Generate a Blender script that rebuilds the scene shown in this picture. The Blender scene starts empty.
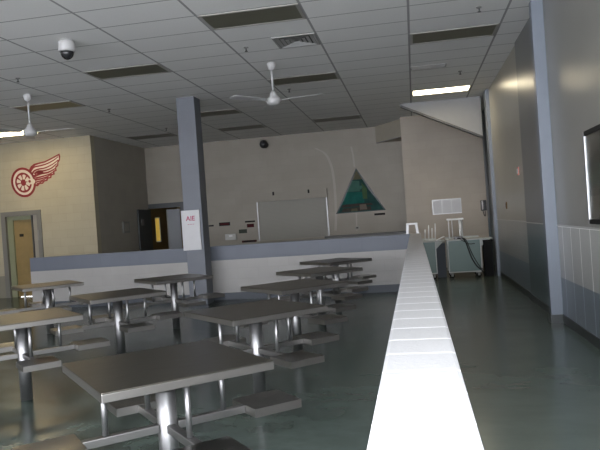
import bpy, bmesh, math, random
from mathutils import Vector, Matrix
random.seed(7)
S = bpy.context.scene
C = S.collection
PI = math.pi
H = 3.914          # ceiling height
EYE = 1.45

# ------------------------------------------------------------------ materials
def nt(name):
    m = bpy.data.materials.new(name); m.use_nodes = True
    n = m.node_tree; b = n.nodes['Principled BSDF']
    return m, n, b

def N(n, kind, **kw):
    x = n.nodes.new(kind)
    for k, v in kw.items():
        if k in x.inputs: x.inputs[k].default_value = v
        else: setattr(x, k, v)
    return x

def rgb(c): return (c[0], c[1], c[2], 1)

def plain(name, col, rough=.5, metal=0., var=.06, scale=6., spec=.5, bump=0.):
    """one colour with slight procedural variation"""
    m, n, b = nt(name)
    tc = N(n, 'ShaderNodeTexCoord')
    no = N(n, 'ShaderNodeTexNoise', Scale=scale, Detail=4.)
    n.links.new(tc.outputs['Object'], no.inputs['Vector'])
    mix = N(n, 'ShaderNodeMix', data_type='RGBA')
    mix.inputs['A'].default_value = rgb([max(0, c*(1-var)) for c in col])
    mix.inputs['B'].default_value = rgb([min(1, c*(1+var)) for c in col])
    n.links.new(no.outputs['Fac'], mix.inputs['Factor'])
    n.links.new(mix.outputs['Result'], b.inputs['Base Color'])
    b.inputs['Roughness'].default_value = rough
    b.inputs['Metallic'].default_value = metal
    b.inputs['Specular IOR Level'].default_value = spec
    if bump:
        bp = N(n, 'ShaderNodeBump', Strength=bump, Distance=.01)
        n.links.new(no.outputs['Fac'], bp.inputs['Height'])
        n.links.new(bp.outputs['Normal'], b.inputs['Normal'])
    return m

def math_node(n, op, a, b=None):
    x = N(n, 'ShaderNodeMath', operation=op)
    for i, v in enumerate((a, b)):
        if v is None: continue
        if isinstance(v, (int, float)): x.inputs[i].default_value = v
        else: n.links.new(v, x.inputs[i])
    return x.outputs[0]

def axes(n, ax):
    tc = N(n, 'ShaderNodeTexCoord'); sp = N(n, 'ShaderNodeSeparateXYZ'); cb = N(n, 'ShaderNodeCombineXYZ')
    n.links.new(tc.outputs['Object'], sp.inputs[0])
    n.links.new(sp.outputs[ax[0]], cb.inputs[0]); n.links.new(sp.outputs[ax[1]], cb.inputs[1])
    return tc, sp, cb.outputs[0]

def block(name, ax, bands, rough=.45, bump=.25, bw=.4064, bh=.2032, offset=.5, mortar=.006, joint=.9, spec=.5, off0=0., zmax=None):
    """painted concrete block; bands = [(z_from, colour), ...] painted bands by height, lowest first"""
    m, n, b = nt(name)
    tc, sp, vec = axes(n, ax)
    br = N(n, 'ShaderNodeTexBrick', Scale=1.)
    br.offset = offset
    br.inputs['Brick Width'].default_value = bw; br.inputs['Row Height'].default_value = bh
    br.inputs['Mortar Size'].default_value = mortar; br.inputs['Mortar Smooth'].default_value = .3
    br.inputs['Color1'].default_value = (1, 1, 1, 1); br.inputs['Color2'].default_value = (.95, .95, .95, 1)
    br.inputs['Mortar'].default_value = (joint, joint, joint, 1)
    if off0:
        mp = N(n, 'ShaderNodeVectorMath', operation='ADD'); mp.inputs[1].default_value = (off0, 0, 0)
        n.links.new(vec, mp.inputs[0]); vec = mp.outputs[0]
    n.links.new(vec, br.inputs['Vector'])
    col = None
    for z, c in bands:
        if col is None:
            r = N(n, 'ShaderNodeRGB'); r.outputs[0].default_value = rgb(c); col = r.outputs[0]
        else:
            f = math_node(n, 'GREATER_THAN', sp.outputs['Z'], z)
            mx = N(n, 'ShaderNodeMix', data_type='RGBA')
            n.links.new(f, mx.inputs['Factor']); n.links.new(col, mx.inputs['A']); mx.inputs['B'].default_value = rgb(c)
            col = mx.outputs['Result']
    no = N(n, 'ShaderNodeTexNoise', Scale=1.7, Detail=5.)
    n.links.new(tc.outputs['Object'], no.inputs['Vector'])
    v = math_node(n, 'MULTIPLY_ADD', no.outputs['Fac'], .24); v.node.inputs[2].default_value = .88
    m1 = N(n, 'ShaderNodeMix', data_type='RGBA', blend_type='MULTIPLY'); m1.inputs['Factor'].default_value = 1
    if zmax is not None: msk = math_node(n, 'LESS_THAN', sp.outputs['Z'], zmax); n.links.new(msk, m1.inputs['Factor'])
    n.links.new(col, m1.inputs['A']); n.links.new(br.outputs['Color'], m1.inputs['B'])
    m2 = N(n, 'ShaderNodeMix', data_type='RGBA', blend_type='MULTIPLY'); m2.inputs['Factor'].default_value = 1
    n.links.new(m1.outputs['Result'], m2.inputs['A']); n.links.new(v, m2.inputs['B'])
    n.links.new(m2.outputs['Result'], b.inputs['Base Color'])
    b.inputs['Roughness'].default_value = rough; b.inputs['Specular IOR Level'].default_value = spec
    fine = N(n, 'ShaderNodeTexNoise', Scale=60., Detail=3.)
    n.links.new(tc.outputs['Object'], fine.inputs['Vector'])
    hgt = math_node(n, 'MULTIPLY_ADD', br.outputs['Fac'] if zmax is None else math_node(n, 'MULTIPLY', br.outputs['Fac'], msk), -1.); n.links.new(math_node(n, 'MULTIPLY', fine.outputs['Fac'], .25), hgt.node.inputs[2])
    bp = N(n, 'ShaderNodeBump', Strength=bump, Distance=.01)
    n.links.new(hgt, bp.inputs['Height']); n.links.new(bp.outputs['Normal'], b.inputs['Normal'])
    return m

def ceiling_mat():
    m, n, b = nt('acoustic_ceiling_tile')
    tc, sp, vec = axes(n, 'XY')
    def line(out, origin, pitch, half):
        a = math_node(n, 'SUBTRACT', out, origin)
        a = math_node(n, 'DIVIDE', a, pitch)
        a = math_node(n, 'FRACT', a)
        a = math_node(n, 'SUBTRACT', a, .5)
        a = math_node(n, 'ABSOLUTE', a)
        return math_node(n, 'GREATER_THAN', a, .5 - half/pitch)
    lx = line(sp.outputs['X'], .0918, 1.219, .015)
    ly = line(sp.outputs['Y'], 7.923, .6096, .009)
    no = N(n, 'ShaderNodeTexNoise', Scale=.7, Detail=3.); n.links.new(tc.outputs['Object'], no.inputs['Vector'])
    sk = N(n, 'ShaderNodeTexNoise', Scale=45., Detail=3.); n.links.new(tc.outputs['Object'], sk.inputs['Vector'])
    base = N(n, 'ShaderNodeMix', data_type='RGBA'); base.inputs['A'].default_value = rgb((.68, .68, .67)); base.inputs['B'].default_value = rgb((.82, .82, .81))
    f = math_node(n, 'MULTIPLY_ADD', sk.outputs['Fac'], .5); n.links.new(math_node(n, 'MULTIPLY', no.outputs['Fac'], .5), f.node.inputs[2])
    n.links.new(f, base.inputs['Factor'])
    m1 = N(n, 'ShaderNodeMix', data_type='RGBA'); n.links.new(ly, m1.inputs['Factor']); n.links.new(base.outputs['Result'], m1.inputs['A']); m1.inputs['B'].default_value = rgb((.27, .27, .27))
    m2 = N(n, 'ShaderNodeMix', data_type='RGBA'); n.links.new(lx, m2.inputs['Factor']); n.links.new(m1.outputs['Result'], m2.inputs['A']); m2.inputs['B'].default_value = rgb((.33, .33, .33))
    n.links.new(m2.outputs['Result'], b.inputs['Base Color'])
    b.inputs['Roughness'].default_value = .9; b.inputs['Specular IOR Level'].default_value = .1
    return m

def floor_mat():
    m, n, b = nt('waxed_floor_tile')
    tc, sp, vec = axes(n, 'XY')
    br = N(n, 'ShaderNodeTexBrick', Scale=1.); br.offset = 0.
    br.inputs['Brick Width'].default_value = .3048; br.inputs['Row Height'].default_value = .3048
    br.inputs['Mortar Size'].default_value = .002; br.inputs['Mortar Smooth'].default_value = .2
    br.inputs['Color1'].default_value = rgb((.092, .120, .108)); br.inputs['Color2'].default_value = rgb((.088, .115, .103))
    br.inputs['Mortar'].default_value = rgb((.088, .115, .103))
    n.links.new(vec, br.inputs['Vector'])
    mp = N(n, 'ShaderNodeMapping'); mp.inputs['Scale'].default_value = (.8, 1.2, 1.); mp.inputs['Rotation'].default_value = (0, 0, .5)
    n.links.new(tc.outputs['Object'], mp.inputs['Vector'])
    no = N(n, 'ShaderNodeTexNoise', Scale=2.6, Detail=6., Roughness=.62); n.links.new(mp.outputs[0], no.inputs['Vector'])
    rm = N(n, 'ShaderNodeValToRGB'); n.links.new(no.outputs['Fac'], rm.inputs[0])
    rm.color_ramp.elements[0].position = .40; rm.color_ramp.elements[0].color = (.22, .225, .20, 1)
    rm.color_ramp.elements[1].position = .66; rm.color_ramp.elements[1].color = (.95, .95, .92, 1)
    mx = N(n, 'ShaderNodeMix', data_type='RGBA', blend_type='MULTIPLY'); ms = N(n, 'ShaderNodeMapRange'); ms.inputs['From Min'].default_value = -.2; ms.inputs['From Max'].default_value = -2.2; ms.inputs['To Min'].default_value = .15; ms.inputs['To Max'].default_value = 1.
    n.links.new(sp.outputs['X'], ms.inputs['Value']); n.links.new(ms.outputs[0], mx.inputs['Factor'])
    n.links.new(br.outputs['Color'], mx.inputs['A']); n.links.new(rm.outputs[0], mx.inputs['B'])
    n.links.new(mx.outputs['Result'], b.inputs['Base Color'])
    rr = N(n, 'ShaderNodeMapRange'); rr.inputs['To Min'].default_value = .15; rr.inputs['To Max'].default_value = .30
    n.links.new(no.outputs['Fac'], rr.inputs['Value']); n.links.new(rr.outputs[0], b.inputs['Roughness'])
    b.inputs['Specular IOR Level'].default_value = .32
    wv = N(n, 'ShaderNodeTexNoise', Scale=5., Detail=2.); n.links.new(tc.outputs['Object'], wv.inputs['Vector'])
    bp = N(n, 'ShaderNodeBump', Strength=.004, Distance=.02); n.links.new(wv.outputs['Fac'], bp.inputs['Height']); n.links.new(bp.outputs['Normal'], b.inputs['Normal'])
    return m

def steel(name, col, rough, brush=True):
    m, n, b = nt(name)
    tc = N(n, 'ShaderNodeTexCoord')
    mp = N(n, 'ShaderNodeMapping'); mp.inputs['Scale'].default_value = (2., 60., 60.)
    n.links.new(tc.outputs['Object'], mp.inputs['Vector'])
    no = N(n, 'ShaderNodeTexNoise', Scale=3., Detail=4.); n.links.new(mp.outputs[0], no.inputs['Vector'])
    bl = N(n, 'ShaderNodeTexNoise', Scale=4., Detail=4.); n.links.new(tc.outputs['Object'], bl.inputs['Vector'])
    mx = N(n, 'ShaderNodeMix', data_type='RGBA'); mx.inputs['A'].default_value = rgb([c*.82 for c in col]); mx.inputs['B'].default_value = rgb([min(1, c*1.12) for c in col])
    n.links.new(bl.outputs['Fac'], mx.inputs['Factor']); n.links.new(mx.outputs['Result'], b.inputs['Base Color'])
    b.inputs['Metallic'].default_value = 1.
    rr = N(n, 'ShaderNodeMapRange'); rr.inputs['To Min'].default_value = rough*.75; rr.inputs['To Max'].default_value = rough*1.25
    n.links.new(no.outputs['Fac'], rr.inputs['Value']); n.links.new(rr.outputs[0], b.inputs['Roughness'])
    return m

def glow(name, col, strength):
    m, n, b = nt(name)
    b.inputs['Base Color'].default_value = rgb([.6*v for v in col]); b.inputs['Roughness'].default_value = .6
    b.inputs['Emission Color'].default_value = rgb(col); b.inputs['Emission Strength'].default_value = strength
    return m

def slat_mat(name, col, pitch=.06):
    m, n, b = nt(name)
    tc, sp, vec = axes(n, 'XZ')
    wv = N(n, 'ShaderNodeTexWave', Scale=1/pitch/6.2832*2*PI/2); wv.bands_direction = 'Y'
    n.links.new(vec, wv.inputs['Vector'])
    mx = N(n, 'ShaderNodeMix', data_type='RGBA'); mx.inputs['A'].default_value = rgb([c*.9 for c in col]); mx.inputs['B'].default_value = rgb(col)
    n.links.new(wv.outputs['Fac'], mx.inputs['Factor']); n.links.new(mx.outputs['Result'], b.inputs['Base Color'])
    bp = N(n, 'ShaderNodeBump', Strength=.15, Distance=.01); n.links.new(wv.outputs['Fac'], bp.inputs['Height']); n.links.new(bp.outputs['Normal'], b.inputs['Normal'])
    b.inputs['Roughness'].default_value = .5
    return m

def clear_glass(name):
    m, n, b = nt(name)
    b.inputs['Base Color'].default_value = (.9, .93, .92, 1); b.inputs['Roughness'].default_value = .03
    b.inputs['Transmission Weight'].default_value = 1.; b.inputs['IOR'].default_value = 1.1
    return m

GREY_UP = (.34, .335, .31); BLUE = (.115, .13, .16); WHITE_BLK = (.32, .312, .298); TEAL_DK = (.10, .135, .165)
M = {
 'floor': floor_mat(), 'ceiling': ceiling_mat(),
 'alcove': block('painted_block_beige', 'XZ', [(0, (.285, .258, .215))], rough=.5, bump=.2, joint=.93),
 'end': block('painted_block_tan', 'XZ', [(0, (.35, .305, .25))], rough=.5, bump=.2, joint=.93),
 'wing': block('painted_block_cream', 'XZ', [(0, (.2, .19, .15)), (.56, (.36, .325, .235))], rough=.5, bump=.3, joint=.88),
 'return': block('painted_block_side', 'YZ', [(0, (.30, .28, .24))], rough=.5, bump=.2, joint=.92),
 'left': block('painted_block_left', 'YZ', [(0, (.45, .43, .38))], rough=.5),
 'right_near': block('glazed_block_right', 'YZ', [(0, (.20, .23, .265)), (.55, (.42, .42, .405)), (1.175, (.225, .222, .20))], rough=.28, bump=.5, joint=2.1, bh=1.172, mortar=.012, offset=0., off0=.077, zmax=1.17),  # bright vertical joints are highlights painted into the joint colour
 'right_far': block('glazed_block_corridor', 'YZ', [(0, (.17, .205, .25)), (.54, (.30, .30, .29)), (1.185, (.27, .26, .22))], rough=.28, bump=.35, joint=1.1, zmax=1.18),
 'right_dark': block('dark_painted_block', 'YZ', [(0, (.085, .115, .125)), (1.185, (.115, .12, .12))], rough=.30, bump=.25, joint=1.05, zmax=1.18),
 'low_back': block('low_wall_paint_bands', 'XZ', [(0, (.05, .06, .075)), (.14, WHITE_BLK), (.78, BLUE)], rough=.5, bump=.25, joint=.93),
 'low_side': block('low_wall_block', 'YZ', [(0, (.05, .06, .075)), (.14, WHITE_BLK), (.78, (.36, .38, .42))], rough=.5, bump=.25),
 'low_top': block('low_wall_cap_block', 'XY', [(-9, (.38, .38, .39))], rough=.5, bump=.5, bw=.60, bh=.2032, offset=0., mortar=.008, joint=1.7, off0=.3),  # joints paler: flash caught on the block edges, painted into the joint colour
 'column': block('column_blue_paint', 'XZ', [(0, (.115, .127, .15))], rough=.5, bump=.05, joint=1.),
 'pillar': plain('pillar_pale_blue_paint', (.175, .20, .24), .4),
 'bulk': plain('bulkhead_paint', (.27, .275, .28), .7), 'soffit': plain('soffit_paint', (.36, .33, .27), .7),
 'streak': plain('pale_wall_streak', (.34, .31, .265), .5),
 'base': plain('black_vinyl_base', (.035, .04, .042), .35), 'ledge': plain('ledge_paint', (.42, .42, .41), .3),
 'steel_top': steel('worn_steel_top', (.165, .152, .13), .33), 'steel': steel('brushed_steel', (.36, .36, .365), .46), 'steel_lit_edge': steel('steel_flash_lit_edge', (.30, .29, .275), .4), 'steel_arm': steel('steel_arm_tube', (.29, .285, .28), .42), 'steel_rim': steel('steel_seat', (.26, .25, .235), .30),  # band tone: flash light on edges of the same steel, put into colour
 'lens_off': plain('unlit_lens', (.115, .112, .080), .5), 'lens_warm': plain('unlit_lens_yellowed', (.19, .165, .09), .5),
 'fix': plain('fixture_frame', (.33, .32, .30), .6),
 'lens_on': glow('lit_lens', (1., .86, .60), 14.), 'lens_on_warm': glow('lit_lens_warm', (1., .80, .46), 20.),
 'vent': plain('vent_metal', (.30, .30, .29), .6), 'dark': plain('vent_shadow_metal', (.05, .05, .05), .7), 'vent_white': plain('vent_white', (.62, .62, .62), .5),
 'white': plain('white_plastic', (.62, .62, .62), .4), 'whiter': plain('bright_white_plastic', (.72, .72, .73), .35), 'fan': plain('fan_enamel', (.44, .44, .44), .4),
 'blade': plain('fan_blade_enamel', (.42, .42, .42), .4),
 'black': plain('black_plastic', (.02, .02, .022), .25), 'rubber': plain('black_rubber', (.012, .012, .012), .7, spec=.1),
 'red_logo': plain('emblem_red', (.19, .011, .015), .5), 'cream_logo': plain('emblem_cream', (.56, .50, .42), .5),
 'teal': plain('cart_teal_panel', (.105, .17, .155), .4), 'cart_trim': plain('cart_white_trim', (.42, .44, .42), .4), 'cart_dark': plain('cart_dark_side', (.055, .06, .06), .5),
 'cart_grey': plain('cart_grey_blue_side', (.085, .095, .11), .6, spec=.2),
 'sign_white': plain('white_board', (.47, .47, .48), .45), 'red_ink': plain('red_ink', (.33, .05, .10), .5),
 'sign_red': plain('dark_red_plate', (.06, .012, .014), .7, spec=.1), 'sign_blk': plain('black_plate', (.012, .012, .012), .6, spec=.15), 'sign_grn': plain('grey_green_plate', (.05, .06, .048), .6, spec=.1), 'sign_grey': plain('silver_plate', (.45, .45, .43), .35),
 'wood': plain('yellow_wood_door', (.22, .155, .06), .45, var=.2), 'frame': plain('grey_door_frame', (.15, .148, .135), .45), 'frame_dk': plain('dark_door_leaf', (.055, .06, .062), .4),
 'jamb': plain('green_grey_jamb', (.20, .21, .13), .5), 'leaf_grey': plain('grey_brown_door_panel', (.25, .23, .20), .5), 'leaf_blue': plain('grey_blue_door_leaf', (.20, .21, .23), .45),
 'shutter': slat_mat('shutter_slats', (.255, .245, .215)), 'rail': steel('shutter_rail', (.30, .30, .30), .4), 'hood': plain('shutter_hood', (.275, .25, .21), .55),
 'counter': plain('dark_counter_edge', (.05, .05, .048), .4), 'counter_body': plain('counter_body', (.28, .27, .25), .5),
 'corr': plain('corridor_paint', (.22, .15, .06), .6), 'corr_floor': plain('corridor_floor', (.2, .17, .1), .3), 'brown': plain('brown_wood', (.20, .125, .05), .5),
 'silver': steel('aluminium_frame', (.42, .42, .43), .35), 'board': plain('brown_board', (.10, .085, .07), .4), 'glass': clear_glass('case_glass'),
 'red_dev': plain('red_device', (.62, .25, .20), .4), 'plate': plain('switch_plate', (.26, .25, .22), .5),
 'grey_dev': plain('grey_box', (.19, .19, .18), .5), 'clear': plain('glossy_clear_sleeve', (.56, .57, .57), .15),
 'm_teal': plain('mural_teal', (.010, .10, .085), .7, spec=.15, var=.5, scale=5), 'm_deep': plain('mural_deep_green', (.018, .06, .056), .7, spec=.15, var=.5, scale=6), 'm_sky': plain('mural_pale_green', (.05, .13, .105), .7, spec=.15, var=.4, scale=5),
 'm_tan': plain('mural_tan', (.10, .095, .06), .7, spec=.15, var=.3), 'm_brown': plain('mural_brown', (.045, .042, .035), .7, spec=.15, var=.4, scale=8), 'm_house': plain('mural_pale_house', (.14, .12, .10), .7, spec=.15), 'm_edge': plain('mural_dark_edge', (.025, .035, .035), .4),
 'm_leaf': plain('mural_leaf_green', (.05, .10, .045), .7, spec=.15, var=.5, scale=9),
}

# ------------------------------------------------------------------ mesh builder
class MB:
    def __init__(s): s.bm = bmesh.new()
    def box(s, x0, x1, y0, y1, z0, z1, bev=0, mat=None):
        r = bmesh.ops.create_cube(s.bm, size=1)
        v = r['verts']
        for p in v:
            p.co = Vector(((x0+x1)/2 + p.co.x*(x1-x0), (y0+y1)/2 + p.co.y*(y1-y0), (z0+z1)/2 + p.co.z*(z1-z0)))
        if mat is not None: bmesh.ops.transform(s.bm, matrix=mat, verts=v)
        if bev:
            es = list({e for p in v for e in p.link_edges})
            bmesh.ops.bevel(s.bm, geom=es, offset=bev, segments=2, affect='EDGES', profile=.6)
        return s
    def cyl(s, a, b, r, r2=None, seg=20, caps=True):
        a = Vector(a); b = Vector(b); d = b-a
        q = Vector((0, 0, 1)).rotation_difference(d.normalized()).to_matrix().to_4x4()
        bmesh.ops.create_cone(s.bm, cap_ends=caps, segments=seg, radius1=r, radius2=r if r2 is None else r2, depth=d.length, matrix=Matrix.Translation((a+b)/2) @ q)
        return s
    def lathe(s, prof, loc=(0, 0, 0), seg=24):
        rings = []
        for r, z in prof:
            rings.append([s.bm.verts.new((loc[0]+r*math.cos(2*PI*i/seg), loc[1]+r*math.sin(2*PI*i/seg), loc[2]+z)) for i in range(seg)])
        for A, B in zip(rings, rings[1:]):
            for i in range(seg):
                s.bm.faces.new((A[i], A[(i+1) % seg], B[(i+1) % seg], B[i]))
        s.bm.faces.new(rings[0][::-1]); s.bm.faces.new(rings[-1])
        return s
    def prism(s, pts, f0, f1):
        """pts: 2-D outline; f0/f1 map a 2-D point to the two faces"""
        A = [s.bm.verts.new(f0(p)) for p in pts]; B = [s.bm.verts.new(f1(p)) for p in pts]
        s.bm.faces.new(A); s.bm.faces.new(B[::-1])
        for i in range(len(pts)):
            j = (i+1) % len(pts); s.bm.faces.new((A[j], A[i], B[i], B[j]))
        return s
    def tube(s, pts, r, seg=8):
        pts = [Vector(p) for p in pts]; rings = []
        for i, p in enumerate(pts):
            t = (pts[min(i+1, len(pts)-1)] - pts[max(i-1, 0)]).normalized()
            u = t.orthogonal().normalized() if i == 0 else (u - t*u.dot(t)).normalized()
            w = t.cross(u)
            rings.append([s.bm.verts.new(p + r*(math.cos(2*PI*k/seg)*u + math.sin(2*PI*k/seg)*w)) for k in range(seg)])
        for A, B in zip(rings, rings[1:]):
            for k in range(seg): s.bm.faces.new((A[k], A[(k+1) % seg], B[(k+1) % seg], B[k]))
        s.bm.faces.new(rings[0][::-1]); s.bm.faces.new(rings[-1])
        return s
    def build(s, name, mat, parent=None, smooth=False, loc=None):
        bmesh.ops.recalc_face_normals(s.bm, faces=s.bm.faces)
        me = bpy.data.meshes.new(name); s.bm.to_mesh(me); s.bm.free()
        for m in (mat if isinstance(mat, (list, tuple)) else [mat]): me.materials.append(m)
        if smooth:
            for p in me.polygons: p.use_smooth = len(p.vertices) == 4
        o = bpy.data.objects.new(name, me); C.objects.link(o)
        if parent: o.parent = parent
        if loc: o.location = loc
        return o

def smooth_path(pts, n=6):
    out = []
    P = [Vector(p) for p in pts]; P = [2*P[0]-P[1]] + P + [2*P[-1]-P[-2]]
    for i in range(1, len(P)-2):
        for k in range(n):
            t = k/n; a, b, c, d = P[i-1:i+3]
            out.append(.5*((2*b) + (c-a)*t + (2*a-5*b+4*c-d)*t*t + (3*b-a-3*c+d)*t**3))
    out.append(P[-2]); return out

def tag(o, label, cat, group=None):
    o['label'] = label; o['category'] = cat
    if group: o['group'] = group
    return o
def thing(name, label, cat, loc=(0, 0, 0), rz=0., group=None):
    o = bpy.data.objects.new(name, None); C.objects.link(o); o.empty_display_size = .1
    o.location = loc; o.rotation_euler = (0, 0, rz)
    return tag(o, label, cat, group)
def struct(o): o['kind'] = 'structure'; return o
def copy_thing(root, loc, label, rz=None):
    r = root.copy(); C.objects.link(r); r.location = loc; r['label'] = label
    if rz is not None: r.rotation_euler = (0, 0, rz)
    for ch in list(root.children):
        c = ch.copy(); C.objects.link(c); c.parent = r
        for g in list(ch.children):
            d = g.copy(); C.objects.link(d); d.parent = c
    return r

# ------------------------------------------------------------------ room shell
XR = 1.69; XL = -11.5; YB = 18.3; YW = 15.0; XS = -7.75; YE = 16.9; YBACK = -3.0
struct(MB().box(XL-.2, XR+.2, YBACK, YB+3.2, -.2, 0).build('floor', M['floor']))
struct(MB().box(XL-.2, XR+.2, YBACK, YB+3.2, H, H+.2).build('ceiling', M['ceiling']))
struct(MB().box(XL-.2, XL, YBACK, YW, 0, H).build('wall_left', M['left']))
# wall with the emblem, split round the door opening
DX0, DX1, DZ = -10.30, -9.235, 2.155
b = MB(); b.box(XL, DX0, YW, YW+.2, 0, H); b.box(DX1, XS, YW, YW+.2, 0, H); b.box(DX0, DX1, YW, YW+.2, DZ, H)
struct(b.build('wall_left_back', M['wing']))
struct(MB().box(XS-.2, XS, YW+.2, YB, 0, H).build('wall_left_return', M['return']))
# alcove wall with the double-door opening beside its left corner
b = MB(); b.box(-6.72, -.2, YB, YB+.2, 0, H); b.box(XS-.2, -6.72, YB, YB+.2, 2.16, H)
wb = struct(b.build('wall_back', M['alcove']))
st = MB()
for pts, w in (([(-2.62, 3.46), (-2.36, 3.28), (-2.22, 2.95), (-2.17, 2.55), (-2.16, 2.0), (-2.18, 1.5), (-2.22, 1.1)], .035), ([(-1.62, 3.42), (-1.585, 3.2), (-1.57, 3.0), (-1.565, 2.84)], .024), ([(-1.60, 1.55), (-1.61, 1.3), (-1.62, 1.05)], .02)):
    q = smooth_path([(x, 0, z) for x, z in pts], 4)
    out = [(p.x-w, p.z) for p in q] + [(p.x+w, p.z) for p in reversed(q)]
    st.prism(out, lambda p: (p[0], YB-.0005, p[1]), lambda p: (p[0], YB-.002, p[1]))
st.build('pale_streak', M['streak'], wb)  # paler curved streaks laid on the back wall
struct(MB().box(-.2, 1.80, YE, YB+.2, 0, H).build('wall_end', M['end']))
b = MB(); b.box(XR, XR+.2, YBACK, 8.42, 0, H); struct(b.build('wall_right', M['right_near']))
struct(MB().box(XR-.025, XR+.2, 8.42, 10.35, 0, H).build('wall_right_middle', M['right_dark']))
struct(MB().box(XR+.0, XR+.2, 10.35, 14.45, 0, H).build('wall_right_far', M['right_far']))
struct(MB().box(1.885, 2.1, 14.45, YB+.2, 0, H).build('wall_right_recess', M['right_dark']))
struct(MB().box(1.801, 1.884, 17.2, 17.4, 0, H).build('wall_end_recess', M['right_dark']))
# low block walls
LX0, LX1, LZ = -.108, .088, 1.06
b = MB(); b.box(LX0, LX1, -1.0, 12.48, 0, LZ, bev=.012)
lw = b.build('wall_low_side', [M['low_side'], M['low_top']])
for p in lw.data.polygons:
    if p.normal.z > .3: p.material_index = 1
struct(lw)
struct(MB().box(-7.87, LX0, 12.28, 12.48, 0, LZ).build('wall_low_back', M['low_back']))
# columns
struct(MB().box(-4.27, -3.915, 11.72, 12.08, 0, H, bev=.01).build('column', M['column']))
p = MB(); p.box(1.55, XR, 8.28, 8.42, 0, H, bev=.006); struct(p.build('pillar', M['pillar']))
p = MB(); p.box(1.625, XR+.1, 14.1, 14.449, 0, H, bev=.006)
struct(p.build('pillar', M['pillar']))
# right wall base and the ledge line between tile and paint
b = MB(); b.box(XR-.012, XR, YBACK, 8.279, 0, .1); b.box(XR-.037, XR-.025, 8.421, 10.35, 0, .1); b.box(XR-.012, XR, 10.351, 14.09, 0, .1); b.box(1.538, 1.5499, 8.268, 8.419, 0, .1); b.box(1.5501, XR-.0121, 8.268, 8.2799, 0, .1)
struct(b.build('baseboard_right', M['base']))
b = MB(); b.box(XR-.010, XR, YBACK, 8.278, 1.172, 1.186); b.box(XR-.035, XR-.025, 8.421, 10.35, 1.178, 1.19); b.box(XR-.010, XR, 10.351, 14.09, 1.184, 1.198)
struct(b.build('trim_1', M['ledge']))
# wedge-shaped bulkhead under the ceiling at the corridor end, with its dark lower edge
pts = [(-.15, H), (-.15, H-.02), (1.60, 3.04), (1.60, H)]
bk = MB().prism(pts, lambda p: (p[0], 14.90, p[1]), lambda p: (p[0], 15.04, p[1])).build('trim_2', M['bulk']); struct(bk)
pts = [(-.15, H-.021), (-.15, H-.065), (1.60, 2.995), (1.60, 3.039)]
MB().prism(pts, lambda p: (p[0], 14.885, p[1]), lambda p: (p[0], 15.05, p[1])).build('edge_strip', M['counter'], bk)
pts = [(-.92, YB), (-.2, 17.25), (-.2, YB)]
so = MB().prism(pts, lambda p: (p[0], p[1], H), lambda p: (p[0], p[1], 3.46)).build('trim_3', M['soffit']); struct(so)
b = MB(); b.tube([(-.91, YB-.005, 3.455), (-.21, 17.26, 3.455)], .012); b.build('edge_strip', M['bulk'], so)

# ------------------------------------------------------------------ doors
d = struct(thing('door_1', '', '', (0, 0, 0)))
del d['label'], d['category']
b = MB(); y0, y1 = YW-.03, YW+.21
b.box(DX0-.02, DX0+.10, y0, y1, 0, DZ); b.box(DX1-.09, DX1+.02, y0, y1, 0, DZ); b.box(DX0-.02, DX1+.02, y0, y1, DZ, DZ+.02); b.box(DX0+.10, DX1-.09, y0, y1, DZ-.10, DZ)
b.build('door_frame', M['frame'], d)
b = MB(); b.box(DX0+.10, DX0+.25, YW+.05, YW+.19, 0, DZ-.10); b.box(DX0+.25, -9.50, YW+.05, YW+.19, DZ-.2, DZ-.10); b.build('door_jamb', M['jamb'], d)
lf = MB().box(DX0+.25, -9.515, YW+.10, YW+.145, .01, DZ-.2, bev=.004).build('door_leaf', M['wood'], d)
MB().box(-9.91, -9.80, YW+.092, YW+.0995, 1.53, 1.60).build('door_plate', M['sign_blk'], lf)
MB().box(-9.515, -9.485, YW+.02, YW+.16, 0, DZ-.1).build('door_mullion', M['frame_dk'], d)
sp = MB().box(-9.485, DX1-.09, YW+.06, YW+.10, 0, DZ-.1).build('side_panel', M['leaf_grey'], d)
MB().box(-9.32, -9.27, YW-.05, YW-.03, 1.41, 1.67, bev=.006).build('card_reader', M['grey_dev'], sp)

d = struct(thing('door_2', '', '', (0, 0, 0)))
del d['label'], d['category']
b = MB(); b.box(XS+.001, -6.64, YB-.02, YB+.1, 2.10, 2.24); b.box(-6.76, -6.64, YB-.02, YB+.1, 0, 2.10); b.build('door_frame', M['frame_dk'], d)
a = MB().box(XS+.03, XS+.075, 17.38, YB-.03, .01, 2.08, bev=.004).build('door_leaf', M['frame_dk'], d)
MB().box(XS+.0755, XS+.085, 17.55, 17.72, 1.62, 1.80).build('door_plate', M['grey_dev'], a)
R = Matrix.Translation((-6.78, YB-.03, 0)) @ Matrix.Rotation(math.radians(25), 4, 'Z')
a = MB().box(-.36, 0, -.045, 0, .01, 2.04, bev=.004, mat=R).build('door_leaf', M['leaf_blue'], d)
MB().box(-.385, -.362, -.06, .012, .01, 2.045, mat=R).build('door_edge', M['frame'], a)
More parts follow.
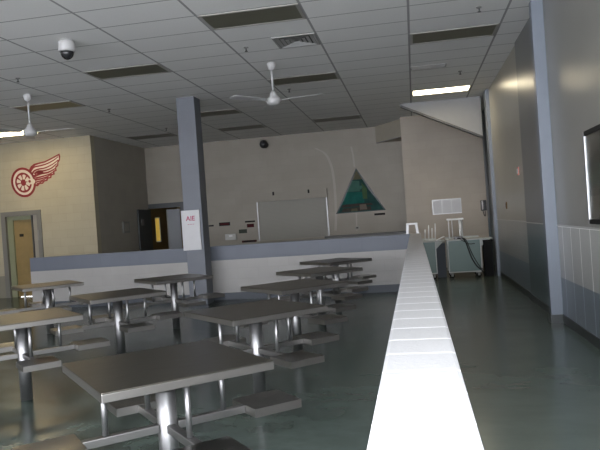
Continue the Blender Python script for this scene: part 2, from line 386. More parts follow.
# lit passage behind the double door
b = MB(); b.box(XS-.2, -6.3, YB+2.9, YB+3.1, 0, H); b.box(-6.3, -6.1, YB+.2, YB+3.1, 0, H); b.box(XS-.4, XS-.2, YB+.2, YB+3.1, 0, H)
struct(b.build('wall_passage', M['corr']))
a = thing('wooden_cabinet', 'brown wooden cabinet inside the lit passage behind the double door', 'cabinet', (-7.15, YB+1.9, 0))
MB().box(-.25, .25, -.2, .2, 0, .95, bev=.01).build('body', M['brown'], a); MB().box(-.28, .28, -.22, .22, .951, .99).build('top', M['wood'], a); MB().box(-.22, .22, -.212, -.201, .08, .88).build('door', M['wood'], a)
a = thing('light_panel', 'bright yellow upright light strip glowing in the passage behind the double door', 'light', (-7.73, YB+.55, 1.1))
MB().box(-.08, .08, 0, .03, 0, .75, bev=.01).build('housing', M['fix'], a); MB().box(-.06, .06, -.012, -.001, .03, .72).build('diffuser', glow('passage_lamp', (1., .66, .10), .22), a)

# ------------------------------------------------------------------ serving hatch on the back wall
w = struct(thing('window_1', '', '', (0, 0, 0)))
del w['label'], w['category']
MB().box(-4.38, -2.44, YB-.03, YB-.012, .955, 2.06).build('shutter', M['shutter'], w)
MB().box(-4.45, -2.38, YB-.09, YB-.001, 2.06, 2.30, bev=.006).build('shutter_hood', M['hood'], w)
for x in (-4.43, -2.41): MB().box(x-.018, x+.018, YB-.05, YB-.001, .955, 2.06, bev=.006).build('guide_rail', M['rail'], w)
MB().box(-4.5, -2.33, YB-.12, YB-.001, .90, .954, bev=.005).build('sill', M['hood'], w)
a = thing('serving_counter', 'dark topped serving counter along back wall beneath the triangular mural', 'counter', (-1.37, YB-.28, 0))
MB().box(-1.06, 1.10, -.22, .27, 0, .91).build('body', M['counter_body'], a); MB().box(-1.10, 1.12, -.27, .275, .911, .965, bev=.006).build('top', M['counter'], a)

# ------------------------------------------------------------------ tables
def make_table():
    t = thing('cafeteria_table', 'x', 'table', group='brushed steel four-seat tables')
    s = .434
    MB().box(-s+.001, s-.001, -s+.001, s-.001, .7435, .75, bev=.003).build('tabletop', M['steel_top'], t)
    MB().box(-s, s, -s, s, .704, .7432, bev=.003).build('lit_edge_band', M['steel_lit_edge'], t)  # same steel as the top, coloured lighter for the flash-lit edge
    b = MB(); b.cyl((0, 0, .001), (0, 0, .703), .053, seg=32); b.build('post', M['steel'], t, True)
    for k in range(4):
        R = Matrix.Rotation(k*PI/2, 4, 'Z')
        MB().box(.0535, .448, -.024, .024, .388, .430, bev=.004, mat=R).build('arm', M['steel_arm'], t)
        b = MB(); p0 = R @ Vector((.325, 0, .431)); p1 = R @ Vector((.325, 0, .703)); b.cyl(p0, p1, .0155, seg=14); b.build('brace_rod', M['steel'], t, True)
        # seat: folded pan with a dished top
        b = MB(); n = 10; hs = .148; g = []
        for i in range(n+1):
            row = []
            for j in range(n+1):
                x = -hs + 2*hs*i/n; y = -hs + 2*hs*j/n
                r = math.hypot(x, y)/hs
                row.append(b.bm.verts.new(R @ Vector((.597+x, y, .434 - .008*max(0, 1-r*r)))))
            g.append(row)
        for i in range(n):
            for j in range(n): b.bm.faces.new((g[i][j], g[i+1][j], g[i+1][j+1], g[i][j+1]))
        ring = [g[i][0] for i in range(n)] + [g[n][j] for j in range(n)] + [g[i][n] for i in range(n, 0, -1)] + [g[0][j] for j in range(n, 0, -1)]
        edge = [v.co.copy() for v in ring]
        st = b.build('seat', M['steel_rim'], t, True)
        b = MB(); ups = [b.bm.verts.new((v.x, v.y, .4335)) for v in edge]; low = [b.bm.verts.new((v.x, v.y, .386)) for v in edge]
        for i in range(len(edge)):
            j = (i+1) % len(edge); b.bm.faces.new((ups[i], ups[j], low[j], low[i]))
        b.bm.faces.new(low)
        b.build('seat_rim', M['steel_lit_edge'], st)  # rim of the same steel, light on the seat edge painted in
    return t
TA = math.radians(44.0)
spots = [(-1.365, 3.272, 'steel four-seat table nearest the camera, beside the long white low wall'),
 (-1.355, 5.235, 'steel four-seat table second from the camera in the row beside the long low wall'),
 (-1.37, 7.10, 'steel four-seat table in the middle of the row of five beside the low wall'),
 (-1.36, 8.95, 'steel four-seat table fourth from the camera in the row beside the long low wall'),
 (-1.352, 10.82, 'steel four-seat table farthest in the row of five, below the triangular mural'),
 (-3.57, 5.37, 'steel four-seat table at left edge of picture, its top glowing warm tan'),
 (-3.47, 7.10, 'steel four-seat table between the tan-lit table and the one in front of the blue column'),
 (-3.53, 9.05, 'steel four-seat table standing just in front of the blue column'),
 (-5.56, 9.08, 'steel four-seat table farthest left, in front of the yellow door under the emblem')]
t0 = make_table()
t0.location = spots[0][:2] + (0,); t0.rotation_euler = (0, 0, math.radians(41)); t0['label'] = spots[0][2]
for x, y, lab in spots[1:]: copy_thing(t0, (x, y, 0), lab, TA)

# ------------------------------------------------------------------ ceiling things
GX = lambda i: .0918 + 1.219*i
GY = lambda k: 7.923 + .6096*k
def troffer(label, i, k, lens, group='recessed ceiling lights'):
    t = thing('ceiling_light', label, 'ceiling light', (GX(i)+.6095, GY(k)+.3048, H), group=group)
    b = MB(); w, d_ = .595, .292; z0, z1 = -.010, -.001
    b.box(-w, w, -d_, -d_+.035, z0, z1); b.box(-w, w, d_-.035, d_, z0, z1); b.box(-w, -w+.035, -d_+.0352, d_-.0352, z0, z1); b.box(w-.035, w, -d_+.0352, d_-.0352, z0, z1)
    b.build('frame', M['fix'], t)
    MB().box(-w+.036, w-.036, -d_+.036, d_-.036, -.006, -.001).build('diffuser', lens, t)
    return t
off = M['lens_off']
troffer('large unlit dark troffer in the ceiling between the square vent and the white dome camera', -2, -1, off)
troffer('unlit dark troffer in the ceiling above the white pillar, right of the corridor line', 0, 2, off)
troffer('unlit dark troffer in the ceiling right of the white dome camera', -4, 2, off)
troffer('unlit dark troffer in the ceiling just behind the nearer ceiling fan', -2, 5, off)
troffer('unlit dark troffer cut by the top left corner of the picture', -4, -4, off)
troffer('unlit dark troffer in the ceiling close above the triangular mural', -2, 13, off)
troffer('unlit dark troffer in the ceiling just right of the blue column top', -4, 9, off)
troffer('unlit dark troffer at the back of the ceiling above the black dome camera', -4, 13, off)
troffer('unlit dark troffer in the ceiling above the double door in the far left corner', -6, 13, off)
troffer('unlit yellowish troffer in the ceiling behind the rod of the left ceiling fan', -6, 5, M['lens_warm'])
troffer('lit ceiling troffer glowing above the red emblem wall, far left', -8, 9, M['lens_on_warm'])
troffer('lit ceiling troffer glowing white at the end of the corridor', 0, 9, M['lens_on'])

t = thing('ceiling_vent', 'square louvred ceiling vent with a white corner, in front of the nearer fan', 'vent', (-1.43, GY(1)+.3048, H), group='ceiling vents')
b = MB(); s = .29; b.box(-s, s, -s, -s+.03, -.014, -.001); b.box(-s, s, s-.03, s, -.014, -.001); b.box(-s, -s+.03, -s+.0302, s-.0302, -.014, -.001); b.box(s-.03, s, -s+.0302, s-.0302, -.014, -.001); b.build('frame', M['vent'], t)
MB().box(-s+.031, s-.031, -s+.031, s-.031, -.003, -.001).build('backing', M['dark'], t)
for k in range(4):
    f = .255 - k*.06
    for q in range(4):
        R = Matrix.Rotation(q*PI/2, 4, 'Z')
        b = MB(); b.prism([(-f, -f), (f, -f), (f-.045, -f+.045), (-f+.045, -f+.045)], lambda p: R @ Vector((p[0], p[1], -.012+.18*(p[1]+f)-.0)), lambda p: R @ Vector((p[0], p[1], -.0105+.18*(p[1]+f))))
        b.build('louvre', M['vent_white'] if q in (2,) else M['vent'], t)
t = thing('ceiling_vent', 'narrow slotted ceiling vent above the corridor, between two troffers', 'vent', (.40, GY(5)+.38, H), group='ceiling vents')
b = MB(); b.box(-.30, .30, -.12, -.10, -.012, -.001); b.box(-.30, .30, .10, .12, -.012, -.001); b.box(-.30, -.28, -.0999, .0999, -.012, -.001); b.box(.28, .30, -.0999, .0999, -.012, -.001); b.build('frame', M['vent'], t)
MB().box(-.279, .279, -.099, .099, -.003, -.001).build('backing', M['dark'], t)
for k in range(5): MB().box(-.278, .278, -.085+k*.04, -.07+k*.04, -.010, -.0035).build('slat', M['fix'], t)

for x, y, lab in ((-2.15, 8.86, 'small sprinkler head in the ceiling just before the nearer fan'), (-5.80, 9.08, 'small sprinkler head in the ceiling near the left fan rod'), (-5.80, 12.09, 'small sprinkler head in the ceiling left of the blue column'), (-2.144, 11.99, 'small sprinkler head in the ceiling behind the nearer fan'), (.95, 8.31, 'small sprinkler head in the ceiling nearest the pale blue pillar'), (.97, 11.99, 'small sprinkler head in the ceiling in front of the lit corridor troffer'), (-5.78, 15.05, 'small sprinkler head in the far ceiling beside the left troffers')):
    t = thing('sprinkler_head', lab, 'sprinkler', (x, y, H), group='ceiling sprinkler heads')
    MB().lathe([(.035, -.001), (.03, -.012), (.012, -.016)], seg=16).build('escutcheon', M['grey_dev'], t)
    b = MB(); b.cyl((0, 0, -.017), (0, 0, -.055), .009, seg=10); b.build('stem', M['dark'], t)
    b = MB(); b.cyl((0, 0, -.056), (0, 0, -.062), .022, seg=12); b.build('deflector', M['dark'], t)

def fan(label, x, y, angs, span, dz=0.):
    t = thing('ceiling_fan', label, 'ceiling fan', (x, y, H), group='white ceiling fans')
    MB().lathe([(.035, -.001), (.065, -.02), (.065, -.075), (.05, -.11), (.022, -.125)]).build('canopy', M['fan'], t, True)
    b = MB(); b.cyl((0, 0, -.126), (0, 0, -.455-dz), .016, seg=14); b.build('downrod', M['fan'], t, True)
    MB().lathe([(.03, -.456), (.055, -.50), (.06, -.53), (.105, -.56), (.115, -.60), (.105, -.635), (.07, -.662), (.03, -.668)], (0, 0, -dz), seg=28).build('motor', M['fan'], t, True)
    for a in angs:
        R = Matrix.Rotation(math.radians(a), 4, 'Z')
        b = MB(); tilt = .16
        pts = [(.16, -.04), (.30, -.06), (span-.03, -.075), (span, -.05), (span, .05), (span-.03, .075), (.30, .06), (.16, .04)]
        b.prism(pts, lambda p: R @ Vector((p[0], p[1], -.592-dz + p[1]*tilt)), lambda p: R @ Vector((p[0], p[1], -.598-dz + p[1]*tilt)))
        bl = b.build('blade', M['blade'], t)
        MB().box(.12, .26, -.02, .02, -.606-dz, -.600-dz, mat=R).build('blade_iron', M['fan'], bl)
fan('white three-blade ceiling fan hanging left of centre, the fan nearer the camera', -2.01, 9.84, (-10, 110, 230), .78)
fan('white three-blade ceiling fan at far left, hanging before the lit troffer', -6.32, 10.14, (2, 122, 242), .78, .055)

t = thing('dome_camera', 'white hanging dome security camera with black lens dome', 'security camera', (-4.15, 7.595, H))
MB().lathe([(.07, -.001), (.075, -.01), (.098, -.02), (.105, -.05), (.105, -.13), (.095, -.15)], seg=28).build('housing', M['fan'], t, True)
MB().lathe([(.082, -.151), (.08, -.175), (.066, -.21), (.04, -.235), (.012, -.246)], seg=28).build('lens_dome', M['black'], t, True)
t = thing('dome_camera', 'small black dome security camera high on the back wall', 'security camera', (-4.083, YB, 3.69))
b = MB(); b.cyl((0, -.001, 0), (0, -.05, 0), .10, seg=24); b.build('mount', M['sign_blk'], t)
b = MB(); bmesh.ops.create_uvsphere(b.bm, u_segments=24, v_segments=14, radius=.12, matrix=Matrix.Translation((0, -.172, 0))); b.build('lens_dome', M['black'], t, True)

# ------------------------------------------------------------------ winged wheel emblem
def emb(cx, cy):
    px = 5 + cx/9; py = 150 + cy/9
    return (-9.977 + (px-11)*.0285, 3.255 - (py-168)*.0255 - (px-23)*.0024)
t = thing('wall_emblem', 'red winged wheel emblem painted on the cream wall above the yellow door', 'emblem', (-9.65, YW, 2.52))
EO = Vector((-9.65, YW, 2.52))
def lay(b, pts, k):
    q = [emb(*p) for p in pts]; y0 = -.0010 - .0012*k; y1 = y0 - .0011
    b.prism(q, lambda p: Vector((p[0], YW+y0, p[1]))-EO, lambda p: Vector((p[0], YW+y1, p[1]))-EO)
def ell(cx, cy, rx, ry, n=40): return [(cx+rx*math.cos(2*PI*i/n), cy+ry*math.sin(2*PI*i/n)) for i in range(n)]
def ribbon(pts, w):
    q = smooth_path([(x, y, 0) for x, y in pts], 4); L = []; Rr = []
    for i, p in enumerate(q):
        tg = (q[min(i+1, len(q)-1)] - q[max(i-1, 0)]).normalized(); nn = Vector((-tg.y, tg.x, 0))
        ww = w*(1-.55*i/len(q))
        L.append((p.x+nn.x*ww, p.y+nn.y*ww)); Rr.append((p.x-nn.x*ww, p.y-nn.y*ww))
    return L + Rr[::-1]
WC = (163, 290)
wing = [(205, 215), (216, 180), (236, 147), (264, 124), (310, 112), (360, 100), (420, 70), (465, 45), (490, 33), (496, 60), (490, 92), (476, 112), (474, 140), (455, 158), (456, 186), (436, 194), (438, 218), (412, 226), (406, 250), (380, 256), (370, 276), (345, 282), (330, 302), (303, 304), (285, 324), (258, 322), (240, 280), (215, 250)]
cxm = sum(p[0] for p in wing)/len(wing); cym = sum(p[1] for p in wing)/len(wing)
wing_in = [(222, 212), (232, 183), (250, 156), (276, 138), (315, 125), (362, 113), (424, 82), (468, 58), (482, 52), (482, 84), (466, 106), (464, 132), (444, 150), (444, 178), (424, 186), (424, 208), (402, 216), (394, 240), (372, 244), (360, 264), (338, 270), (322, 290), (300, 290), (280, 308), (264, 304), (252, 272), (232, 244)]
b = MB(); lay(b, wing, 0); b.build('wing_outline', M['red_logo'], t)
b = MB(); lay(b, wing_in, 1); b.build('wing', M['cream_logo'], t)
b = MB(); lay(b, ell(*WC, 108, 133), 2); b.build('wheel_outline', M['red_logo'], t)
b = MB(); lay(b, ell(*WC, 89, 112), 3); b.build('tyre', M['cream_logo'], t)
b = MB(); lay(b, ell(163, 292, 72, 90), 4); b.build('wheel_rim', M['red_logo'], t)
for k in range(8):
    a = 2*PI*k/8 + .2; a2 = .30
    pts = [(163+24*math.cos(a-a2), 292+30*math.sin(a-a2)), (163+56*math.cos(a-a2*.9), 292+70*math.sin(a-a2*.9)), (163+58*math.cos(a), 292+73*math.sin(a)), (163+56*math.cos(a+a2*.9), 292+70*math.sin(a+a2*.9)), (163+24*math.cos(a+a2), 292+30*math.sin(a+a2))]
    b = MB(); lay(b, pts, 5); b.build('spoke_gap', M['cream_logo'], t)
b = MB(); lay(b, ell(163, 292, 13, 15, 20), 6); b.build('hub', M['red_logo'], t)
b = MB(); lay(b, ell(232, 280, 34, 26, 24), 5); b.build('wing_root', M['cream_logo'], t)
b = MB(); lay(b, ell(218, 280, 11, 13, 20), 6); b.build('hub', M['red_logo'], t)
for pts, w in (([(228, 196), (262, 155), (320, 141), (380, 122), (440, 90), (478, 60)], 6), ([(238, 236), (258, 192), (300, 172), (360, 160), (425, 128), (478, 88)], 6), ([(262, 214), (300, 190), (345, 186), (410, 164), (462, 122)], 7), ([(256, 236), (318, 212), (380, 200), (446, 166)], 8), ([(268, 252), (330, 236), (390, 216), (440, 186)], 6), ([(262, 270), (320, 256), (372, 238), (412, 212)], 6), ([(268, 288), (310, 276), (352, 258), (382, 240)], 5), ([(276, 304), (304, 292), (335, 272)], 5), ([(285, 205), (315, 200), (340, 204)], 12)):
    b = MB(); lay(b, ribbon(pts, w*1.35), 2); b.build('feather_line', M['red_logo'], t)

# ------------------------------------------------------------------ triangular mural
t = thing('triangular_mural', 'green and teal triangular mural panel with dark border on the back wall', 'mural', (-1.49, YB, 1.57))
TO = Vector((-1.49, YB, 1.57))
A = (-1.523, 2.812); L_ = (-2.175, 1.564); R_ = (-.77, 1.578)
def tri(u, v): # v: 0 at foot, 1 at apex; u: 0 left edge, 1 right edge
    lx = L_[0]+(A[0]-L_[0])*v; lz = L_[1]+(A[1]-L_[1])*v; rx = R_[0]+(A[0]-R_[0])*v; rz = R_[1]+(A[1]-R_[1])*v
    return (lx+(rx-lx)*u, lz+(rz-lz)*u)
def tl(name, uv, k, mat):
    q = [tri(*p) for p in uv]; y0 = -.002-.002*k; y1 = y0-.0018
    if k == 0: y0, y1 = -.001, -.0035
    b = MB(); b.prism(q, lambda p: Vector((p[0], YB+y0, p[1]))-TO, lambda p: Vector((p[0], YB+y1, p[1]))-TO); b.build(name, M[mat], t)
tl('border', [(0, 0), (1, 0), (.5, .9999)], 0, 'm_edge')
tl('panel', [(.02, .015), (.98, .015), (.9, .5), (.5, .97), (.1, .5)], 1, 'm_deep')
tl('painted_field', [(.12, .74), (.88, .74), (.5, .95)], 2, 'm_tan')
tl('painted_field', [(.06, .48), (.55, .47), (.62, .70), (.12, .72)], 2, 'm_sky')
tl('painted_field', [(.05, .20), (.62, .21), (.66, .45), (.06, .47)], 2, 'm_teal')
tl('painted_field', [(.66, .10), (.95, .05), (.85, .45), (.75, .62), (.68, .45)], 2, 'm_deep')
tl('painted_field', [(.60, .30), (.72, .28), (.85, .52), (.72, .66)], 3, 'm_leaf')
tl('painted_field', [(.58, .50), (.72, .56), (.66, .60), (.5, .58)], 3, 'm_sky')
tl('painted_field', [(.08, .13), (.80, .14), (.78, .19), (.07, .19)], 3, 'm_brown')
tl('painted_field', [(.10, .03), (.72, .03), (.74, .12), (.12, .11)], 2, 'm_brown')
tl('painted_house', [(.49, .05), (.64, .05), (.645, .17), (.49, .17)], 4, 'm_house')
tl('painted_house', [(.30, .03), (.44, .03), (.43, .09), (.31, .09)], 4, 'm_tan')

# ------------------------------------------------------------------ small things on the back wall
def plate(name, label, cat, x0, x1, z0, z1, y, mat, face=None, group=None, dep=.018):
    t = thing(name, label, cat, ((x0+x1)/2, y, z0), group=group)
    w = (x1-x0)/2; h = z1-z0
    MB().box(-w, w, -dep, -.001, 0, h, bev=min(.004, h*.1)).build('plate', M[mat], t)
    if face: MB().box(-w*.8, w*.8, -dep-.003, -dep-.0005, h*.2, h*.8).build('face', M[face], t)
    return t
plate('wall_plaque', 'small black plaque under the right corner of the triangular mural', 'plaque', -1.10, -.80, 1.45, 1.505, YB, 'sign_blk', 'sign_blk')
g = 'small notice plates on the back wall'
plate('notice_plate', 'small black notice plate beside the column, leftmost of the wall notices', 'sign', -5.96, -5.78, 1.455, 1.50, YB, 'sign_blk', None, g)
plate('notice_plate', 'dark red notice plate with black left end, wide one left of the shutter', 'sign', -5.61, -5.28, 1.45, 1.55, YB, 'sign_blk', 'sign_red', g)
plate('notice_plate', 'long black notice plate topmost beside the shutter rail', 'sign', -4.83, -4.53, 1.50, 1.545, YB, 'sign_blk', None, g)
plate('notice_plate', 'dark red notice plate directly under the long black plate', 'sign', -4.78, -4.57, 1.355, 1.455, YB, 'sign_red', 'sign_red', g)
plate('notice_plate', 'grey green notice plate lower left of the red plate', 'sign', -5.03, -4.79, 1.20, 1.31, YB, 'sign_grn', 'sign_grn', g)
plate('notice_plate', 'dark red long plate lowest, just above the low wall top', 'sign', -4.96, -4.52, .925, .985, YB, 'sign_red', 'sign_blk', g)
t = plate('paper_dispenser', 'grey wall dispenser with a bright white front below the red notice plate', 'dispenser', -5.44, -5.12, 1.03, 1.20, YB, 'sign_grey', None, None, .06)
MB().box(-.04, .06, -.066, -.0605, .09, .14).build('label_window', M['whiter'], t)
t = thing('outlet_box', 'small pale outlet box on back wall below the mural', 'outlet', (-1.60, YB, 1.09)); MB().box(-.06, .06, -.03, -.001, 0, .09, bev=.005).build('box', M['plate'], t); MB().box(-.025, .025, -.034, -.0305, .03, .06).build('socket', M['sign_blk'], t)
for x, z, lab in ((-3.92, 2.20, 'small black hook at left on the shutter hood'), (-2.90, 2.19, 'small black hook at right on the shutter hood')):
    t = thing('wall_hook', lab, 'hook', (x, YB-.09, z), group='hooks above the shutter')
    MB().box(-.025, .025, -.012, -.0005, .02, .12, bev=.003).build('back_plate', M['sign_blk'], t)
    b = MB(); b.tube(smooth_path([(0, -.013, .05), (0, -.05, .02), (0, -.07, .03), (0, -.07, .06)]), .008); b.build('prong', M['sign_blk'], t)
t = thing('switch_box', 'grey metal box on the dark side wall left of the double door', 'switch box', (XS, 16.62, 1.44))
MB().box(.001, .05, -.19, .19, 0, .31, bev=.006).build('box', M['grey_dev'], t); MB().box(.0505, .056, -.13, .13, .05, .26).build('cover', M['plate'], t)

# notice board on the column
t = thing('notice_board', 'white board with red letters hung on the front of the blue column', 'notice board', (-4.135, 11.72, 1.035))
MB().box(-.18, .175, -.03, -.001, 0, .75, bev=.006).build('board', M['sign_white'], t)
cu = bpy.data.curves.new('lettering', 'FONT'); cu.body = 'AIE'; cu.size = .125; cu.align_x = 'CENTER'; cu.extrude = .001; cu.offset = .003
tmp = bpy.data.objects.new('tmp', cu); C.objects.link(tmp); bpy.context.view_layer.update()
me = bpy.data.meshes.new_from_object(tmp.evaluated_get(bpy.context.evaluated_depsgraph_get()))
bpy.data.objects.remove(tmp); bpy.data.curves.remove(cu)
me.materials.clear(); me.materials.append(M['red_ink']); me.name = 'lettering'
o = bpy.data.objects.new('lettering', me); C.objects.link(o); o.parent = t; o.rotation_euler = (PI/2, 0, 0); o.location = (0, -.032, .555)
b = MB()
for k in range(4): b.box(-.06+k*.035, -.04+k*.035, -.0315, -.0303, .48, .492)
b.build('small_print', M['red_ink'], t)

# ------------------------------------------------------------------ corridor end
t = thing('clear_sign_holder', 'row of glossy white pages in a clear holder on the corridor end wall', 'sign holder', (.82, YE, 1.36))
MB().box(-.36, .36, -.012, -.001, 0, .38).build('holder', M['clear'], t)
for k in range(3): MB().box(-.34+k*.235, -.13+k*.235, -.015, -.0125, .03, .35).build('page', M['sign_white'], t)
b = MB(); b.box(-.36, .36, -.02, -.0155, 0, .02); b.build('lip', M['whiter'], t)
t = thing('wall_phone', 'dark wall phone with white handset at right end of the end wall', 'phone', (1.715, YE, 1.30))
MB().box(-.07, .07, -.06, -.001, .08, .34, bev=.01).build('body', M['black'], t)
b = MB(); b.tube(smooth_path([(-.03, -.065, .12), (-.03, -.10, .16), (-.03, -.10, .28), (-.03, -.065, .32)]), .018); b.build('handset', M['white'], t, True)
b = MB(); b.tube(smooth_path([(-.02, -.05, .10), (-.01, -.07, .0), (.02, -.06, -.06), (.03, -.04, .02), (.03, -.03, .07)]), .008); b.build('cord', M['black'], t, True)
t = plate('fire_alarm', 'red and white fire alarm device high on the right corridor wall', 'alarm', -.07, .07, 0, .13, 0, 'red_dev', 'whiter'); t.location = (XR, 10.93, 1.935); t.rotation_euler = (0, 0, -PI/2)
t = plate('switch_plate', 'small brown switch plate on the right corridor wall', 'switch', -.04, .04, 0, .13, 0, 'brown', 'sign_red'); t.location = (XR, 12.51, 1.40); t.rotation_euler = (0, 0, -PI/2)

def cart(label, x0, x1, y0, side, sw, group='teal carts at the corridor end'):
    t = thing('utility_cart', label, 'cart', ((x0+x1)/2, y0, 0), group=group); w = (x1-x0)/2; D = .6
    MB().box(-w+.02, w-.02, .012, D-.012, .13, .80).build('body', M[side], t)
    MB().box(-w+.022, w-.022, .002, .0115, .145, .795).build('front_panel', M['teal'], t)
    for q in ((-w, -w+.02, -.004, .03, .125, .81), (w-.02, w, -.004, .03, .125, .81), (-w+.0202, w-.0202, -.004, .0015, .122, .144), (-w+.0202, w-.0202, -.004, .0015, .796, .81), (-w, -w+.02, D-.03, D, .125, .81), (w-.02, w, D-.03, D, .125, .81)):
        MB().box(*q).build('edge_trim', M['cart_trim'], t)
    b = MB(); b.box(-w-.015, w+.015, -.02, D+.02, .811, .826, bev=.004); b.box(-w-.015, w+.015, D+.005, D+.02, .827, .86)
    b.build('top_tray', M['cart_trim'], t)
    b = MB(); b.box(w+.016, w+sw, .05, D-.05, .80, .818, bev=.003); b.build('side_shelf', M['cart_trim'], t)
    b = MB(); b.prism([(w+.001, .64), (w+.001, .795), (w+sw-.03, .795)], lambda p: (p[0], .10, p[1]), lambda p: (p[0], .115, p[1])); b.build('shelf_bracket', M['cart_trim'], t)
    for x in (-w+.07, w-.07):
        for y in (.08, D-.08):
            b = MB(); b.cyl((x, y-.014, .05), (x, y+.014, .05), .05, seg=18); wh = b.build('caster', M['rubber'], t, True)
            b = MB(); b.box(x-.025, x+.025, y-.024, y-.017, .04, .118); b.box(x-.025, x+.025, y+.017, y+.024, .04, .118); b.box(x-.03, x+.03, y-.024, y+.024, .1185, .129); b.build('caster_fork', M['grey_dev'], wh)
    return t
cart('teal fronted cart with white edges, fully visible, black cord over its front', .64, 1.33, 14.1, 'cart_dark', .25)
cart('teal fronted cart partly hidden behind the long low wall', -.30, .405, 14.1, 'cart_grey', .19)
t = thing('waste_bin', 'black waste bin under the white side shelf at right of the visible cart', 'bin', (1.475, 14.3, 0))
b = MB(); b.prism([(-.095, -.16), (.095, -.16), (.095, .16), (-.095, .16)], lambda p: (p[0]*.9, p[1]*.9, .001), lambda p: (p[0], p[1], .74)); b.build('body', M['rubber'], t); MB().box(-.10, .10, -.17, .17, .741, .775, bev=.01).build('lid', M['rubber'], t)
t = thing('storage_bin', 'grey blue storage bin standing in the gap between the two teal carts', 'bin', (.51, 14.62, 0))
b = MB(); b.prism([(-.10, -.16), (.10, -.16), (.10, .16), (-.10, .16)], lambda p: (p[0]*.92, p[1]*.9, .001), lambda p: (p[0], p[1], .74)); b.build('body', M['cart_grey'], t); MB().box(-.105, .105, -.17, .17, .741, .765, bev=.008).build('lid', M['grey_dev'], t)
def local(pts): return smooth_path(pts, 6)
b = MB(); b.tube(local([(.80, 14.25, .838), (.92, 14.10, .84), (1.0, 14.06, .80), (1.06, 14.055, .62), (1.12, 14.055, .42), (1.22, 14.055, .24), (1.30, 14.055, .16), (1.345, 14.07, .09), (1.36, 14.09, .02)]), .013)
b.tube(local([(.98, 14.12, .84), (1.03, 14.06, .80), (1.10, 14.055, .60), (1.17, 14.055, .42), (1.28, 14.055, .22), (1.345, 14.07, .16)]), .009); b.tube(local([(.86, 14.2, .838), (.95, 14.06, .80), (1.08, 14.055, .72), (1.2, 14.055, .72)]), .008)
tag(b.build('power_cord', M['rubber'], None, True), 'black power cords draped from cart top down its teal front', 'cord')
t = thing('plug_strip', 'black plug box lying on the visible teal cart with cords', 'plug box', (.90, 14.2, .8265)); MB().box(-.11, .07, -.05, .05, 0.001, .05, bev=.008).build('case', M['black'], t); MB().box(-.07, .03, -.035, .035, .0505, .056).build('sockets', M['grey_dev'], t)
t = thing('tray_stand', 'white plate on thin white posts standing on the visible teal cart', 'stand', (.85, 14.5, .8265))
MB().box(-.17, .18, -.12, .12, .40, .44, bev=.008).build('top_plate', M['white'], t)
for x, y, r in ((-.14, -.08, .012), (-.06, .08, .010), (.10, -.08, .030), (.15, .08, .012)):
    b = MB(); b.cyl((x, y, .001), (x, y, .399), r, seg=12); b.build('post', M['whiter'], t, True)
t = thing('bottle_rack', 'cluster of thin white upright rods on the half hidden cart', 'rack', (.30, 14.4, .8265))
MB().box(-.14, .14, -.1, .1, .001, .02, bev=.004).build('base', M['cart_trim'], t)
for x, y, hh in ((-.11, 0, .24), (-.03, -.05, .33), (.04, .05, .26), (.11, -.03, .36)):
    b = MB(); b.cyl((x, y, .0205), (x+.015, y, hh), .011, seg=10); b.build('rod', M['white'], t, True)
t = thing('folded_tray', 'white tilted tray resting on the half hidden cart side shelf', 'tray', (.50, 14.12, .8185))
R = Matrix.Rotation(math.radians(-24), 4, 'Y')
MB().box(-.09, .12, -.0, .25, .03, .045, bev=.004, mat=R).build('tray', M['whiter'], t); MB().box(-.05, -.03, .02, .2, .0005, .025).build('foot', M['cart_trim'], t)
# white stool at the corner of the low walls
t = thing('step_stool', 'small white plastic stool standing on the corner of the low walls', 'stool', (-.06, 12.385, LZ))
MB().box(-.105, .105, -.075, .075, .165, .20, bev=.01).build('top', M['whiter'], t)
for x in (-.085, .085):
    for y in (-.055, .055):
        b = MB(); b.prism([(-.022, -.014), (.022, -.014), (.022, .014), (-.022, .014)], lambda p: (x*1.12+p[0], y*1.1+p[1], .001), lambda p: (x*.95+p[0], y+p[1], .1645)); b.build('leg', M['whiter'], t)

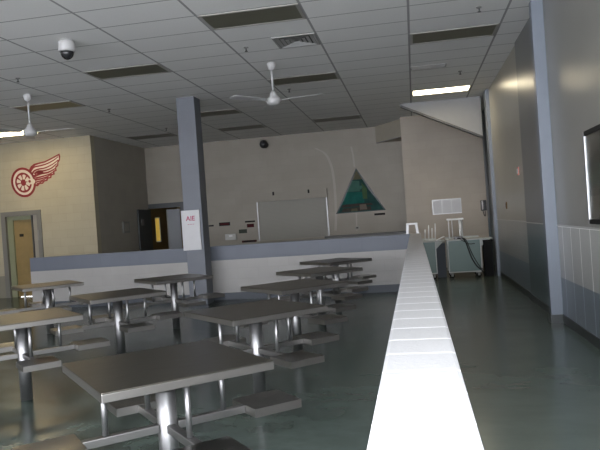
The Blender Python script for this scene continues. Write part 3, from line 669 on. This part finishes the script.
# ------------------------------------------------------------------ display case on right wall
t = thing('display_case', 'aluminium framed display case with brown board on the right wall', 'display case', (XR, 6.15, 1.24))
YL = .55
MB().box(-.02, -.001, -YL, YL, 0, .86).build('back_board', M['board'], t)
b = MB(); b.box(-.040, -.0205, YL-.04, YL+.015, -.015, .875, bev=.004); b.build('side_frame', M['silver'], t)
MB().box(-.040, -.0205, -YL-.015, -YL+.04, -.015, .875, bev=.004).build('side_frame', M['silver'], t)
for z0, z1 in ((.83, .875), (-.015, .03)): MB().box(-.040, -.0205, -YL+.0405, YL-.0405, z0, z1, bev=.004).build('rail_frame', M['sign_blk'], t)
MB().box(-.030, -.027, -YL+.041, YL-.041, .031, .829).build('glass_pane', M['glass'], t)

# ------------------------------------------------------------------ light and camera
w = bpy.data.worlds.new('world'); S.world = w; w.use_nodes = True
bg = w.node_tree.nodes['Background']; bg.inputs[0].default_value = (.92, .93, 1.0, 1); bg.inputs[1].default_value = 9.0
fl = bpy.data.lights.new('camera_flash', 'POINT'); fl.energy = 560; fl.shadow_soft_size = .025; fl.color = (.93, .96, 1.)
fo = bpy.data.objects.new('camera_flash', fl); C.objects.link(fo); fo.location = (.0, -.02, 1.53)
cam = bpy.data.cameras.new('camera'); co = bpy.data.objects.new('camera', cam); C.objects.link(co)
f, yaw, pitch, roll = 651.6, .1745, -.0068, .0692
cam.sensor_fit = 'HORIZONTAL'; cam.sensor_width = 36; cam.lens = 36*f/600; cam.clip_start = .05; cam.clip_end = 200
c, s = math.cos(yaw), math.sin(yaw)
F = Vector((-s*math.cos(pitch), c*math.cos(pitch), math.sin(pitch))); Rv = Vector((c, s, 0)); U = Rv.cross(F)
R2 = Rv*math.cos(roll) - U*math.sin(roll); U2 = U*math.cos(roll) + Rv*math.sin(roll)
co.matrix_world = Matrix((( R2.x, U2.x, -F.x, 0), (R2.y, U2.y, -F.y, 0), (R2.z, U2.z, -F.z, EYE), (0, 0, 0, 1)))
S.camera = co
S.view_settings.view_transform = 'Standard'; S.view_settings.look = 'None'; S.view_settings.gamma = 1; S.view_settings.use_curve_mapping = False
S.view_settings.exposure = 0
